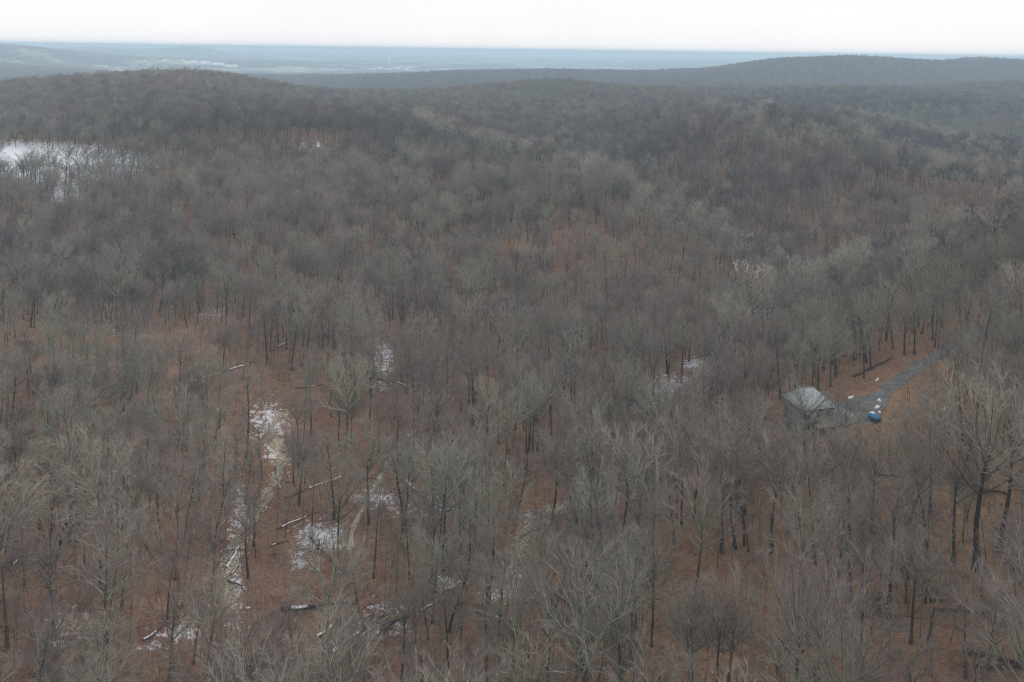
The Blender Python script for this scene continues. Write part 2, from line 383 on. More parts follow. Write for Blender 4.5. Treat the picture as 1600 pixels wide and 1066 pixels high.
def strip(name, path, width, material, lift, wob=.0, **props):        # a bed or lane laid over the land
    pts = [ground_at(*p).xy for p in path]; dense = []
    for k in range(len(pts)-1):
        p0 = pts[max(k-1, 0)]; p1 = pts[k]; p2 = pts[k+1]; p3 = pts[min(k+2, len(pts)-1)]
        m_ = max(3, int((p2-p1).length/1.0))
        for q in range(m_):
            s_ = q/m_
            dense.append(.5*((2*p1)+(p2-p0)*s_+(2*p0-5*p1+4*p2-p3)*s_*s_+(3*p1-p0-3*p2+p3)*s_**3))
    dense.append(pts[-1]); v = []; f = []; C = 7
    L = len(dense)
    for k, p in enumerate(dense):
        d = (dense[min(k+1, L-1)]-dense[max(k-1, 0)]).normalized(); nrm = Vector((-d.y, d.x))
        w_ = width(k/(L-1)) if callable(width) else width
        wl = w_*(.5+wob*mn.noise(Vector((k*.23, 1, 0)))); wr = w_*(.5+wob*mn.noise(Vector((k*.27, 9, 0))))
        for c in range(C):
            s_ = c/(C-1); q = p + nrm*(-wl+(wl+wr)*s_)
            v.append((q.x, q.y, 0))
    v = np.array(v); v[:, 2] = height(v[:, 0], v[:, 1]) + lift
    for k in range(L-1):
        for c in range(C-1):
            i = k*C+c; f.append([i, i+1, i+C+1, i+C])
    return link(name, mesh_np(name, v, np.array(f), [material], smooth=True), **props), dense
_, creek1 = strip('creek_bed', [(385,1100),(372,1040),(368,980),(356,920),(362,870),(385,820),(420,770),(440,720),(425,670),(455,640)], 2.4, M_gravel, .07, 1.0, kind='structure')
_, creek2 = strip('creek_bed', [(790,935),(800,885),(812,850),(835,818),(875,795),(935,783),(985,750),(1000,700),(1040,650),(1075,600),(1120,550),(1180,500)], 3.0, M_gravel, .07, 1.0, kind='structure')
_, track = strip('path', [(545,860),(556,815),(575,780),(600,735),(622,700),(640,678)], 1.1, simple('pale_track', (.30,.28,.24), .95, 1.0, amp=.4), .07, .5, kind='structure')
_, drive = strip('driveway', [(1322,648),(1345,638),(1382,613),(1412,590),(1445,566),(1490,540),(1545,512),(1620,490)],
                 lambda s: 15-10.2*min(1, (s/.17)**1.3), M_asph, .10, .08, kind='structure')

# ------------------------------------------------------------------ trees
UP = Vector((0, 0, 1))
def make_tree(seed, H, R, base, nlimb=8, twig_w=.028, dens=1.0, style='vase', rt=.24, sub=(6, 4), lod=0, lean=0.0):
    R_ = random.Random(seed); tr = MB(); cr = MB(); spikes = []
    ctr = Vector((lean*H*.6, 0, base+(H-base)*.40)); ru = H-ctr.z; rd = (ctr.z-base)*1.15
    def env(p):
        q = p-ctr; e = math.sqrt((q.x*q.x+q.y*q.y)/(R*R) + (q.z*q.z)/((ru if q.z > 0 else rd)**2))
        return e
    def grow(p, d, L, segs, wig, upb):
        pts = [p.copy()]
        for k in range(segs):
            d = (d + Vector((R_.uniform(-1,1), R_.uniform(-1,1), R_.uniform(-1,1)))*wig + UP*upb).normalized()
            q = pts[-1] + d*(L/segs)
            e = env(q)
            if e > 1.0 and q.z > ctr.z-1.5: q = pts[-1] + d*(L/segs)*.22     # stops at the crown's outline
            pts.append(q)
        return pts
    def child_dir(d, ang):
        a = d.orthogonal().normalized(); a.rotate(Matrix.Rotation(R_.uniform(0, 2*math.pi), 3, d))
        return (d*math.cos(ang)+a*math.sin(ang)).normalized()
    def on(pts, t):
        m_ = len(pts)-1; k = min(int(t*m_), m_-1); s_ = t*m_-k
        return pts[k].lerp(pts[k+1], s_), (pts[k+1]-pts[k]).normalized()
    # trunk
    segs = 7; pts = [Vector((0, 0, -.4))]; d = Vector((lean, 0, 1)).normalized(); top = H*(.62 if style == 'vase' else .82)
    for k in range(segs):
        d = (d + Vector((R_.uniform(-1,1), R_.uniform(-1,1), 0))*.07 + UP*.03).normalized(); pts.append(pts[-1]+d*(top/segs))
    rad = [rt*(1.35 if k == 0 else 1)*(1-.72*k/segs) for k in range(segs+1)]
    tr.tube(pts, rad, 6 if lod == 0 else 4)
    t0 = base/top*.85; nlimb += 3
    limbs = []
    az0 = R_.uniform(0, 6.28)
    for i in range(nlimb):
        s_ = (i+.5)/nlimb; t = t0 + (1-t0)*(s_**1.1)*.98
        p, dd = on(pts, min(t, .99))
        az = az0 + i*2.4 + R_.uniform(-.4, .4)
        ang = math.radians(R_.uniform(42, 64)*(1-s_)+R_.uniform(12, 34)*s_) if style == 'vase' else math.radians(R_.uniform(55, 80)*(1-s_)+28*s_)
        dv = Vector((math.cos(az)*math.sin(ang), math.sin(az)*math.sin(ang), math.cos(ang)))
        L = (R*1.15*(1-s_)+ (H-p.z)*.95*s_)*R_.uniform(.8, 1.12)
        lp = grow(p, dv, L, 5, .10, .05)
        r0 = rt*.44*(1-.45*s_)
        tr.tube(lp, [r0*(1-.8*k/5) for k in range(6)], 5 if lod == 0 else 3, mi=1)
        limbs.append((lp, L))
    l2 = []
    for lp, L in limbs + [(pts[-3:], H*.25)]:
        m_ = sub[0]
        for j in range(m_):
            t = .25+.75*(j+R_.random())/m_; t = min(t, .99)
            p, dd = on(lp, t)
            L2 = L*(.62-.3*t)*R_.uniform(.75, 1.25)
            q = grow(p, child_dir(dd, math.radians(R_.uniform(24, 46))), L2, 4, .11, .06)
            cr.tube(q, [.065*(1-.75*k/4) for k in range(5)], 3, cap=False) if lod == 0 else cr.tube(q[::2], [.07, .05, .03], 3, cap=False)
            l2.append((q, L2))
    l3 = []
    if lod == 0:
        for lp, L in l2:
            for j in range(sub[1]):
                t = min(.99, .2+.8*(j+R_.random())/sub[1]); p, dd = on(lp, t)
                L3 = max(.7, L*(.55-.25*t)*R_.uniform(.7, 1.3))
                q = grow(p, child_dir(dd, math.radians(R_.uniform(25, 55))), L3, 2, .12, .06)
                cr.tube(q, [.032, .022, .012], 3, cap=False)
                l3.append((q, L3))
        srcs = [(l3, max(1, int(9*dens)), 1.15)] + [(l2, 2, .8)]
    else:
        srcs = [(l2, max(1, int(24*dens)), 1.6)]
    P0 = []; P1 = []
    for lst, cnt, ln in srcs:
        for q, L in lst:
            for j in range(cnt):
                t = R_.random()**.8*.99; p, dd = on(q, t)
                v = child_dir(dd, math.radians(R_.uniform(6, 30) if lod == 0 else R_.uniform(12, 48))) + UP*.08
                P0.append(p); P1.append(p+v.normalized()*ln*R_.uniform(.5, 1.3))
    P0 = np.array(P0); P1 = np.array(P1); dv = P1-P0
    rnd = rng.normal(size=P0.shape); side = np.cross(dv, rnd); side /= np.linalg.norm(side, axis=1)[:, None]+1e-9
    w_ = twig_w*rng.uniform(.6, 1.4, (len(P0), 1))
    tv = np.stack([P0-side*w_*.5, P0+side*w_*.5, P1], 1).reshape(-1, 3)
    nb = len(cr.v); tf = (np.arange(len(P0)*3).reshape(-1, 3)+nb).tolist()
    return tr, (cr.v + [tuple(x) for x in tv.tolist()], cr.f+tf)

NEAR = []
specs = [(11,22,5.2,10,'vase',9),(12,20,4.8,9.5,'vase',8),(13,24,6.4,10.5,'vase',10),(14,21,3.8,10,'spire',11),(15,18,4.3,7.5,'vase',8),
         (16,23,5.0,12.5,'vase',8),(17,19,3.1,9,'spire',10),(18,22,6.0,9,'vase',9),(19,17,3.6,8.5,'vase',7),(20,20,4.2,11,'spire',12),
         (21,19,4.6,4.5,'vase',6),(22,24,5.4,14,'vase',7),(23,15,2.5,6.5,'spire',8)]
for (sd_, H, R, base, st, nl) in specs:
    tr, (cv_, cf_) = make_tree(sd_, H, R, base, nl, style=st, rt=.20+.012*(H-17)+.01*R, dens=(R/5)**1.0*(1, .8, 1.1, .9)[sd_ % 4], lean=random.uniform(-.08, .14))
    NEAR.append((tr.build('trunk', [M_bark, M_limb]), mesh_np('crown', cv_, cf_, [M_twig]), H, R))
def joined(name, tr, crv, crf, mats):
    nv = len(tr.v); f = tr.f+[[i+nv for i in q] for q in crf]
    return mesh_np(name, tr.v+list(crv), f, mats, list(tr.m)+[2]*len(crf))
HOLD = bpy.data.collections.new('tree_models_mid'); HOLDF = bpy.data.collections.new('tree_models_far'); HOLDS = bpy.data.collections.new('sapling_models')
MIDM = []; FARM = []
for me_t, me_c, H, R in NEAR:
    v1 = np.empty(len(me_t.vertices)*3, np.float32); me_t.vertices.foreach_get('co', v1)
    v2 = np.empty(len(me_c.vertices)*3, np.float32); me_c.vertices.foreach_get('co', v2)
    f1 = [list(p.vertices) for p in me_t.polygons]; nv = len(v1)//3
    f2 = [[i+nv for i in p.vertices] for p in me_c.polygons]
    MIDM.append(mesh_np('bare_tree_model', np.concatenate([v1, v2]).reshape(-1, 3), f1+f2, [M_bark, M_limb, M_twig], [p.material_index for p in me_t.polygons]+[2]*len(f2)))
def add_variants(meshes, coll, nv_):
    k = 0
    for mt_ in (M_twig, M_twig_palelit, M_twig_plumshade):
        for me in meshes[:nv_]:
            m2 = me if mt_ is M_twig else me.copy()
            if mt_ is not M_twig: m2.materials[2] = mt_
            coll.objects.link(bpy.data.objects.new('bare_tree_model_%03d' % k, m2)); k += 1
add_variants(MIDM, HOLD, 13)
for (sd_, H, R, base, st, nl) in specs[:8]:
    tr, (cv_, cf_) = make_tree(sd_+50, H, R, base, nl, style=st, rt=.28, lod=1, twig_w=.095, sub=(5, 0), dens=(R/5)**1.0)
    FARM.append(joined('far_tree_model', tr, cv_, cf_, [M_bark, M_limb, M_twig]))
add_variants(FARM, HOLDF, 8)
for k in range(5):
    tr, (cv_, cf_) = make_tree(90+k, random.uniform(9, 15), random.uniform(1.2, 2.2), 4, 5, style='spire', rt=.075, sub=(3, 3), dens=.2)
    HOLDS.objects.link(bpy.data.objects.new('sapling_model', joined('sapling_model', tr, cv_, cf_, [M_bark, M_limb, M_twig])))

# clearings
clear = [(g.x, g.y, r_) for g, r_ in ((ground_at(1268,645), 7.5), (ground_at(1258,694), 6.5), (ground_at(1290,690), 4.5), (ground_at(1345,645), 7), (ground_at(1240,650), 5), (ground_at(1385,680), 5), (ground_at(1385,625), 5))]
clear += [(p.x, p.y, 3.8) for p in drive[:33:3]] + [(p.x, p.y, 2.4) for p in list(creek1)[::2]+list(creek2)[:60:2]+list(track)[::2]]
for (a, b_, r_) in [(500,850,5.5),(60,250,25),(112,256,15),(0,246,26),(-50,250,22),(90,285,5),(30,268,10),(215,243,6),(490,228,9),(1055,618,10),(1085,585,6),(420,670,5),(800,890,4),(590,800,4),(1190,490,7),(600,565,4),(740,975,4),(480,905,5),(425,700,4)]:
    g = ground_at(a, b_); clear.append((g.x, g.y, r_))
clear = np.array(clear)
def keep_clear(x, y, extra=0):
    ok = np.ones(len(x), bool)
    near = np.hypot(x, y) < 720
    idx = np.nonzero(near)[0]
    for (a, b_, r_) in clear: ok[idx[(x[idx]-a)**2+(y[idx]-b_)**2 < (r_+extra)**2]] = False
    return ok
def scatter(r0, r1, cell, half=41, jit=.46):
    nx = int(r1*math.sin(math.radians(half))/cell)+1
    ix, iy = np.meshgrid(np.arange(-nx, nx+1), np.arange(0, int(r1/cell/.9)+2))
    x = ((ix + (iy % 2)*.5)*cell + rng.uniform(-jit, jit, ix.shape)*cell).ravel(); y = (iy*cell*.9 + rng.uniform(-jit, jit, ix.shape)*cell).ravel()
    r = np.hypot(x, y); m_ = (r >= r0) & (r < r1) & (np.abs(np.arctan2(x, y)) < math.radians(half))
    return x[m_], y[m_]

xa, ya = scatter(95, 430, 8.3); xb, yb = scatter(430, 860, 6.1)
x = np.concatenate([xa, xb]); y = np.concatenate([ya, yb])
gap = vnoise(x, y, 30, 8) + .5*vnoise(x, y, 12, 9)
pxg, pyg, dg_ = project(x, y, height(x, y))
thin = np.exp(-((pxg-1400)/90)**2-((pyg-640)/80)**2)*.8 + np.exp(-((pxg-1530)/110)**2-((pyg-760)/90)**2)*.35 + np.exp(-((pxg-1500)/90)**2-((pyg-480)/50)**2)*.5 + np.exp(-((pxg-470)/150)**2-((pyg-890)/130)**2)*.6 + np.exp(-((pxg-560)/100)**2-((pyg-1050)/95)**2)*.85 + np.exp(-((pxg-818)/60)**2-((pyg-945)/115)**2)*.95
keep = (gap > np.where(np.hypot(x, y) > 330, -.46, -.30)) & keep_clear(x, y, .5) & (rng.random(len(x)) > thin)
x, y = x[keep], y[keep]
big = [(158,922,1.35),(230,675,1.25),(417,568,1.2),(1450,896,1.3),(1262,1005,1.25),(628,1064,1.0),(745,815,1.1),(1418,905,1.0),(190,955,1.05),(275,905,1.0),(85,1000,1.2),
       (1318,716,.7),(1240,770,.8),(1300,775,.8),(1022,905,1.1),(915,915,1.0),(262,1080,1.1),(330,960,1.0),(120,720,1.0),(1580,760,1.05)]
bp_ = [ground_at(a, b_) for a, b_, c_ in big]; bx = np.array([p.x for p in bp_]); by = np.array([p.y for p in bp_])
far_enough = np.ones(len(x), bool)
for a, b_ in zip(bx, by): far_enough &= (x-a)**2+(y-b_)**2 > 36
x = np.concatenate([bx, x[far_enough]]); y = np.concatenate([by, y[far_enough]]); z = height(x, y)
vis = visible(x, y, z+21, 5); vis[:len(big)] = True; x, y, z = x[vis], y[vis], z[vis]
var = rng.integers(0, len(NEAR), len(x)); scl = np.clip(.92*np.exp(rng.normal(0, .2, len(x))), .55, 1.4); rz = rng.uniform(0, 6.283, len(x))
scl *= 1 + .15*np.clip((270-np.hypot(x, y))/90, 0, 1) - .19*np.clip((np.hypot(x, y)-340)/160, 0, 1)
scl[:len(big)] = [c_ for a, b_, c_ in big]; var[:len(big)] = [(0,2,7,5,11)[k % 5] for k in range(len(big))]
scz = rng.uniform(.86, 1.08, len(x))*scl
pxb, pyb, db = project(x, y, z); pxt, pyt, dt = project(x, y, z+scz*20)
inframe = (pxt > -45) & (pxt < 1645) & (pyt < 1066) & (pyb > 60) & (db > 1)
size = np.where(inframe, 20*scz/db, 0)
order = np.argsort(-size)
IND = order[:300]
rest = order[300:]

# twig tone: some natural variety, plus crest light and slope shade painted in
def twig_tone(x, y, z, nb):
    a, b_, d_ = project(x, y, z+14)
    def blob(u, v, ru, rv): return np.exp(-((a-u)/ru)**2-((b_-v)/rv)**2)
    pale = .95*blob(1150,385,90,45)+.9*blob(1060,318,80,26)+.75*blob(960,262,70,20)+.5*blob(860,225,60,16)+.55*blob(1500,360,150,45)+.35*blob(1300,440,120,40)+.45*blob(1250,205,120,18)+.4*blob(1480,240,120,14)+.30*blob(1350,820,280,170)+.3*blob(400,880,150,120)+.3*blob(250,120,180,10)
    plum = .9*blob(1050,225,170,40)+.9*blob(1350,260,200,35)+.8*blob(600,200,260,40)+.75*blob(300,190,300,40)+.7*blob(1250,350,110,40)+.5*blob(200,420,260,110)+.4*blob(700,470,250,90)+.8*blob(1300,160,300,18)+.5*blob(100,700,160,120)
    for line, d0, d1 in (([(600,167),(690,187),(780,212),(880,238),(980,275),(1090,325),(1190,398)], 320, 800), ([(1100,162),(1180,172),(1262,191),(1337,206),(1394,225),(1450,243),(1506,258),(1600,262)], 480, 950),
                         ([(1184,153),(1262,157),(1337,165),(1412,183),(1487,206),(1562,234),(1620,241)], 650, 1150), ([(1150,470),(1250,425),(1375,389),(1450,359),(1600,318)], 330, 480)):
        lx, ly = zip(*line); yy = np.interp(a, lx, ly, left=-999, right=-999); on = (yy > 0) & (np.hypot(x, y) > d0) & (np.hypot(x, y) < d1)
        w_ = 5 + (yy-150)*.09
        pale = np.maximum(pale*.85, on*.8*np.exp(-((b_-yy-w_*.4)/(w_*1.3))**2)); plum = np.maximum(plum, on*.9*np.exp(-((yy-b_-w_*2.2)/(w_*2.0))**2))  # pale band painted as crest light, plum band behind it as shade
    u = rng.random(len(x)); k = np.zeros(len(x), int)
    plum = np.where(np.hypot(x, y) > 1900, .92, plum); k[u < plum] = 2; k[u > 1-pale] = 1  # far ridges darkened by twig colour, standing in for shaded crowns
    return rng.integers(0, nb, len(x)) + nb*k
# mid, far woods as stuff: geometry-node instances on points
def gn_forest(name, x, y, z, idx, scale3, rot3, coll, label, cat):
    me = bpy.data.meshes.new(name); me.vertices.add(len(x))
    me.vertices.foreach_set('co', np.stack([x, y, z], 1).astype(np.float32).ravel())
    a = me.attributes.new('idx', 'INT', 'POINT'); a.data.foreach_set('value', np.asarray(idx, np.int32))
    a = me.attributes.new('siz', 'FLOAT_VECTOR', 'POINT'); a.data.foreach_set('vector', np.asarray(scale3, np.float32).ravel())
    a = me.attributes.new('rot', 'FLOAT_VECTOR', 'POINT'); a.data.foreach_set('vector', np.asarray(rot3, np.float32).ravel())
    o = link(name, me, kind='stuff', label=label, category=cat)
    g = bpy.data.node_groups.new(name, 'GeometryNodeTree')
    g.interface.new_socket('Geometry', in_out='INPUT', socket_type='NodeSocketGeometry')
    g.interface.new_socket('Geometry', in_out='OUTPUT', socket_type='NodeSocketGeometry')
    gi = g.nodes.new('NodeGroupInput'); go = g.nodes.new('NodeGroupOutput')
    ip = g.nodes.new('GeometryNodeInstanceOnPoints'); ci = g.nodes.new('GeometryNodeCollectionInfo')
    ci.inputs['Collection'].default_value = coll; ci.inputs['Separate Children'].default_value = True; ci.inputs['Reset Children'].default_value = True
    def na(nm, ty):
        q = g.nodes.new('GeometryNodeInputNamedAttribute'); q.data_type = ty; q.inputs['Name'].default_value = nm
        return [s for s in q.outputs if s.name == 'Attribute' and s.enabled][0]
    g.links.new(gi.outputs[0], ip.inputs['Points']); g.links.new(ci.outputs[0], ip.inputs['Instance'])
    ip.inputs['Pick Instance'].default_value = True
    g.links.new(na('idx', 'INT'), ip.inputs['Instance Index']); g.links.new(na('siz', 'FLOAT_VECTOR'), ip.inputs['Scale'])
    er = g.nodes.new('FunctionNodeEulerToRotation'); g.links.new(na('rot', 'FLOAT_VECTOR'), er.inputs[0]); g.links.new(er.outputs[0], ip.inputs['Rotation'])
    g.links.new(ip.outputs[0], go.inputs[0])
    md = o.modifiers.new('forest', 'NODES'); md.node_group = g
    return o
def rot3(n_, lean=.05): return np.stack([rng.normal(0, lean, n_), rng.normal(0, lean, n_), rng.uniform(0, 6.283, n_)], 1)
r_rest = np.hypot(x[rest], y[rest])
gn_forest('mid_woodland', x[rest], y[rest], z[rest], twig_tone(x[rest], y[rest], z[rest], 13), np.stack([scl[rest]*rng.uniform(.86, 1.16, len(rest)), scl[rest]*rng.uniform(.86, 1.16, len(rest)), scz[rest]], 1), rot3(len(rest)), HOLD,
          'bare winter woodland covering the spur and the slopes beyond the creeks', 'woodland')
cnt = [len(rest)]
xs_, ys_ = scatter(100, 600, 5.4)
gp = vnoise(xs_, ys_, 22, 12) > -.22
ok = keep_clear(xs_, ys_, 0) & gp
xs_, ys_ = xs_[ok], ys_[ok]; zs_ = height(xs_, ys_); ok = visible(xs_, ys_, zs_+9); xs_, ys_, zs_ = xs_[ok], ys_[ok], zs_[ok]
s_ = rng.uniform(.55, 1.15, len(xs_))
gn_forest('sapling_understory', xs_, ys_, zs_, rng.integers(0, 5, len(xs_)), np.stack([s_, s_, s_], 1), rot3(len(xs_), .07), HOLDS,
          'thin bare saplings standing between the larger trees', 'saplings')
cnt.append(len(xs_))
X = []; Y = []; S = []
for r0, r1, cell, sc_ in ((860, 1800, 6.6, .80), (1800, 4600, 9.4, 1.05)):
    a, b_ = scatter(r0, r1, cell); X.append(a); Y.append(b_); S.append(np.full(len(a), sc_))
xf, yf, sf = map(np.concatenate, (X, Y, S)); zf = height(xf, yf)
rf = np.hypot(xf, yf)
field = (vnoise(xf, yf, 260, 21) + .5*vnoise(xf, yf, 90, 22) > .34) & (rf > 2700) & (zf < -5)
ok = visible(xf, yf, zf+20*sf, 5) & ~field; xf, yf, zf, sf = xf[ok], yf[ok], zf[ok], sf[ok]*rng.uniform(.8, 1.15, ok.sum())
gn_forest('far_woodland', xf, yf, zf, twig_tone(xf, yf, zf, 8), np.stack([sf*1.05, sf*1.05, np.minimum(sf, 1.15)], 1), rot3(len(xf)), HOLDF,
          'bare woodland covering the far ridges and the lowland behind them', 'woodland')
cnt.append(len(xf))
a, b_ = scatter(4600, 16000, 44); zz = height(a, b_)
ok = visible(a, b_, zz+14, 2) & ((zz > -18) | ((vnoise(a, b_, 700, 31)+.6*vnoise(a, b_, 250, 32) > .04))); a, b_, zz = a[ok], b_[ok], zz[ok]
gn_forest('lowland_groves', a, b_, zz, rng.integers(0, 8, len(a)), np.stack([np.full(len(a), 3.6)*rng.uniform(.6, 1.3, len(a)), np.full(len(a), 3.6)*rng.uniform(.6, 1.3, len(a)), rng.uniform(.6, .9, len(a))], 1), rot3(len(a), .0), HOLDF,
          'hazy groves scattered over the distant lowland', 'groves')
cnt.append(len(a))
print('TREES', cnt)

# ---- the 300 nearest trees, each a thing with its own label
FORM = ['broad round-topped', 'domed', 'wide spreading', 'narrow upright', 'low-branching', 'tall many-limbed', 'slender', 'flat-topped wide', 'small rounded', 'feathery upright', 'low-forked', 'high-crowned', 'short thin']
rows = [(-1e9, 600, 'in the farther wood'), (600, 680, 'in the middle wood'), (680, 760, 'in the nearer wood'), (760, 870, 'in the lower wood'), (870, 985, 'near the bottom'), (985, 1e9, 'at the bottom edge')]
def landmark(px_, py_):
    if px_ < 130: return 'by the left edge'
    if px_ > 1480: return 'by the right edge'
    if py_ < 700:
        return [l for a_, l in ((1390, 'right of the driveway'), (1300, 'just below the driveway'), (1180, 'close to the house'), (960, 'by the snowy hollow'), (700, 'on the central slope'),
                (480, 'above the pale track'), (300, 'above the snowy creek'), (-1e9, 'on the left slope')) if px_ > a_][0]
    return [l for a_, l in ((1400, 'right of the brush pile'), (1300, 'near the brush pile'), (1210, 'on the brown lower slope'), (1120, 'left of the brown slope'), (930, 'right of the creek bend'), (840, 'just beside the creek bend'),
            (740, 'at the sandy creek bend'), (620, 'left of the creek bend'), (545, 'over the snowy log jam'), (470, 'among snowy fallen logs'), (400, 'right of the left creek'), (330, 'beside the left creek'), (230, 'left of the left creek'), (-1e9, 'on the lower left slope')) if px_ > a_][0]
info = []
for k in IND:
    R = Vector((x[k], y[k], z[k]))
    mid = project(np.array([x[k]]), np.array([y[k]]), np.array([z[k]+scz[k]*13]))
    mx, my = float(mid[0][0]), float(mid[1][0])
    row = [r_[2] for r_ in rows if r_[0] <= my < r_[1]][0]
    info.append((k, mx, my, (FORM[var[k]], row, landmark(mx, my))))
from collections import defaultdict
groups = defaultdict(list)
for it in info: groups[it[3]].append(it)
ORD = ['leftmost', 'second from left', 'third from left', 'fourth from left', 'fifth from left', 'sixth from left', 'seventh from left']
labels = {}
for key, its in groups.items():
    its.sort(key=lambda q: q[1])
    for j, it in enumerate(its):
        form, row, lm = key
        lab = f'{form} bare tree {row} {lm}'
        if len(its) == 2: lab = ('left of two: ', 'right of two: ')[j] + f'{form} tree {row} {lm}'
        elif len(its) > 2: lab = ('rightmost' if j == len(its)-1 else ORD[min(j, 6)]) + f': {form} tree {row} {lm}'
        wd = lab.split(); labels[it[0]] = ' '.join(wd[:16])
LOWEMP = None
for k in IND:
    tme, cme, H, R = NEAR[var[k]]
    rt_ = bpy.data.objects.new('bare_tree', None); COL.objects.link(rt_)
    rt_.empty_display_size = 1; rt_.location = (x[k], y[k], z[k]); rt_.rotation_euler = (float(rng.normal(0, .04)), float(rng.normal(0, .04)), rz[k]); rt_.scale = (scl[k]*float(rng.uniform(.88, 1.14)), scl[k]*float(rng.uniform(.88, 1.14)), scz[k])
    rt_['label'] = labels[k]; rt_['category'] = 'tree'; rt_['group'] = 'bare trees of the nearer wood'
    a = bpy.data.objects.new('trunk', tme); a.parent = rt_; COL.objects.link(a)
    c = bpy.data.objects.new('crown', cme); c.parent = rt_; COL.objects.link(c)

# pale sycamores and snags
def special_tree(name, px_, py_, seed, H, R, base, nl, mats, label, lean=0, rt=.22, dens=.6, tw=.03, rotz=0, cat='tree'):
    g = ground_at(px_, py_)
    tr, (cv_, cf_) = make_tree(seed, H, R, base, nl, rt=rt, dens=dens, twig_w=tw, lean=lean)
    r_ = link(name, None, loc=tuple(g), rot=(0, 0, rotz), label=label, category=cat)
    link('trunk', tr.build('trunk', [mats[0], mats[0]]), r_); link('crown', mesh_np('crown', cv_, cf_, [mats[1]]), r_)
    return r_
special_tree('pale_sycamore', 1165, 484, 301, 23, 8.2, 6, 12, (M_pale, simple('pale_twig', (.80,.73,.56), .9)), 'pale cream-barked tree glowing above the dark hollow', rt=.34, dens=1.0, tw=.04)
for (a, b_, sd_, lb) in ((615,585,302,'pale-limbed tree over the snowy hollow in the centre left'), (905,1055,303,'pale-limbed tree below the sandy creek bend'),
                         (60,1060,304,'forked pale-limbed tree in the bottom left corner')):
    special_tree('pale_limbed_tree', a, b_, sd_, 16, 4.5, 4, 9, (M_deadgrey, M_twig), lb, dens=.8)

# dead snags: bare pale poles with broken stubs
def snag(px0, py0, length, tilt, azim, material, label, r0=.2, name='dead_snag'):
    g = ground_at(px0, py0); d = Vector((math.cos(azim)*math.sin(tilt), math.sin(azim)*math.sin(tilt), math.cos(tilt)))
    R_ = random.Random(int(px0)); m = MB(); pts = [Vector((0,0,-.3))]; dd = d.copy()
    for k in range(6):
        dd = (dd+Vector((R_.uniform(-1,1), R_.uniform(-1,1), 0))*.05).normalized(); pts.append(pts[-1]+dd*length/6)
    m.tube(pts, [r0*(1-.7*k/6) for k in range(7)], 6)
    r_ = link(name, None, loc=tuple(g), label=label, category='dead tree'); link('trunk', m.build('trunk', [material]), r_)
    for k in range(7):
        s_ = R_.uniform(.35, .98); i = min(5, int(s_*6)); p = pts[i].lerp(pts[i+1], s_*6-i)
        v = (dd+Vector((R_.uniform(-1,1), R_.uniform(-1,1), R_.uniform(-.3,1)))*.9).normalized(); L = R_.uniform(.8, 3)
        bm_ = MB(); bm_.tube([p, p+v*L*.5, p+v*L+Vector((0,0,.2))], [r0*.3, r0*.2, r0*.08], 4)
        link('branch', bm_.build('branch', [material]), r_)
snag(896,752,9,.35,math.pi,M_pale,'longer of two whitish dead trunks above the creek bend',.17)
snag(904,747,6.5,.2,math.pi,M_pale,'shorter of two whitish dead trunks above the creek bend',.13)
snag(1436,765,16,.62,math.pi*.9,M_dead,'dark bent trunk leaning left below the driveway',.17,'leaning_tree')
snag(1395,735,11,.5,math.pi*.95,M_dead,'thin dark trunk leaning towards the house',.12,'leaning_tree')
snag(575,505,7,.1,0,M_pale,'short pale snag in the trees at centre left',.14)

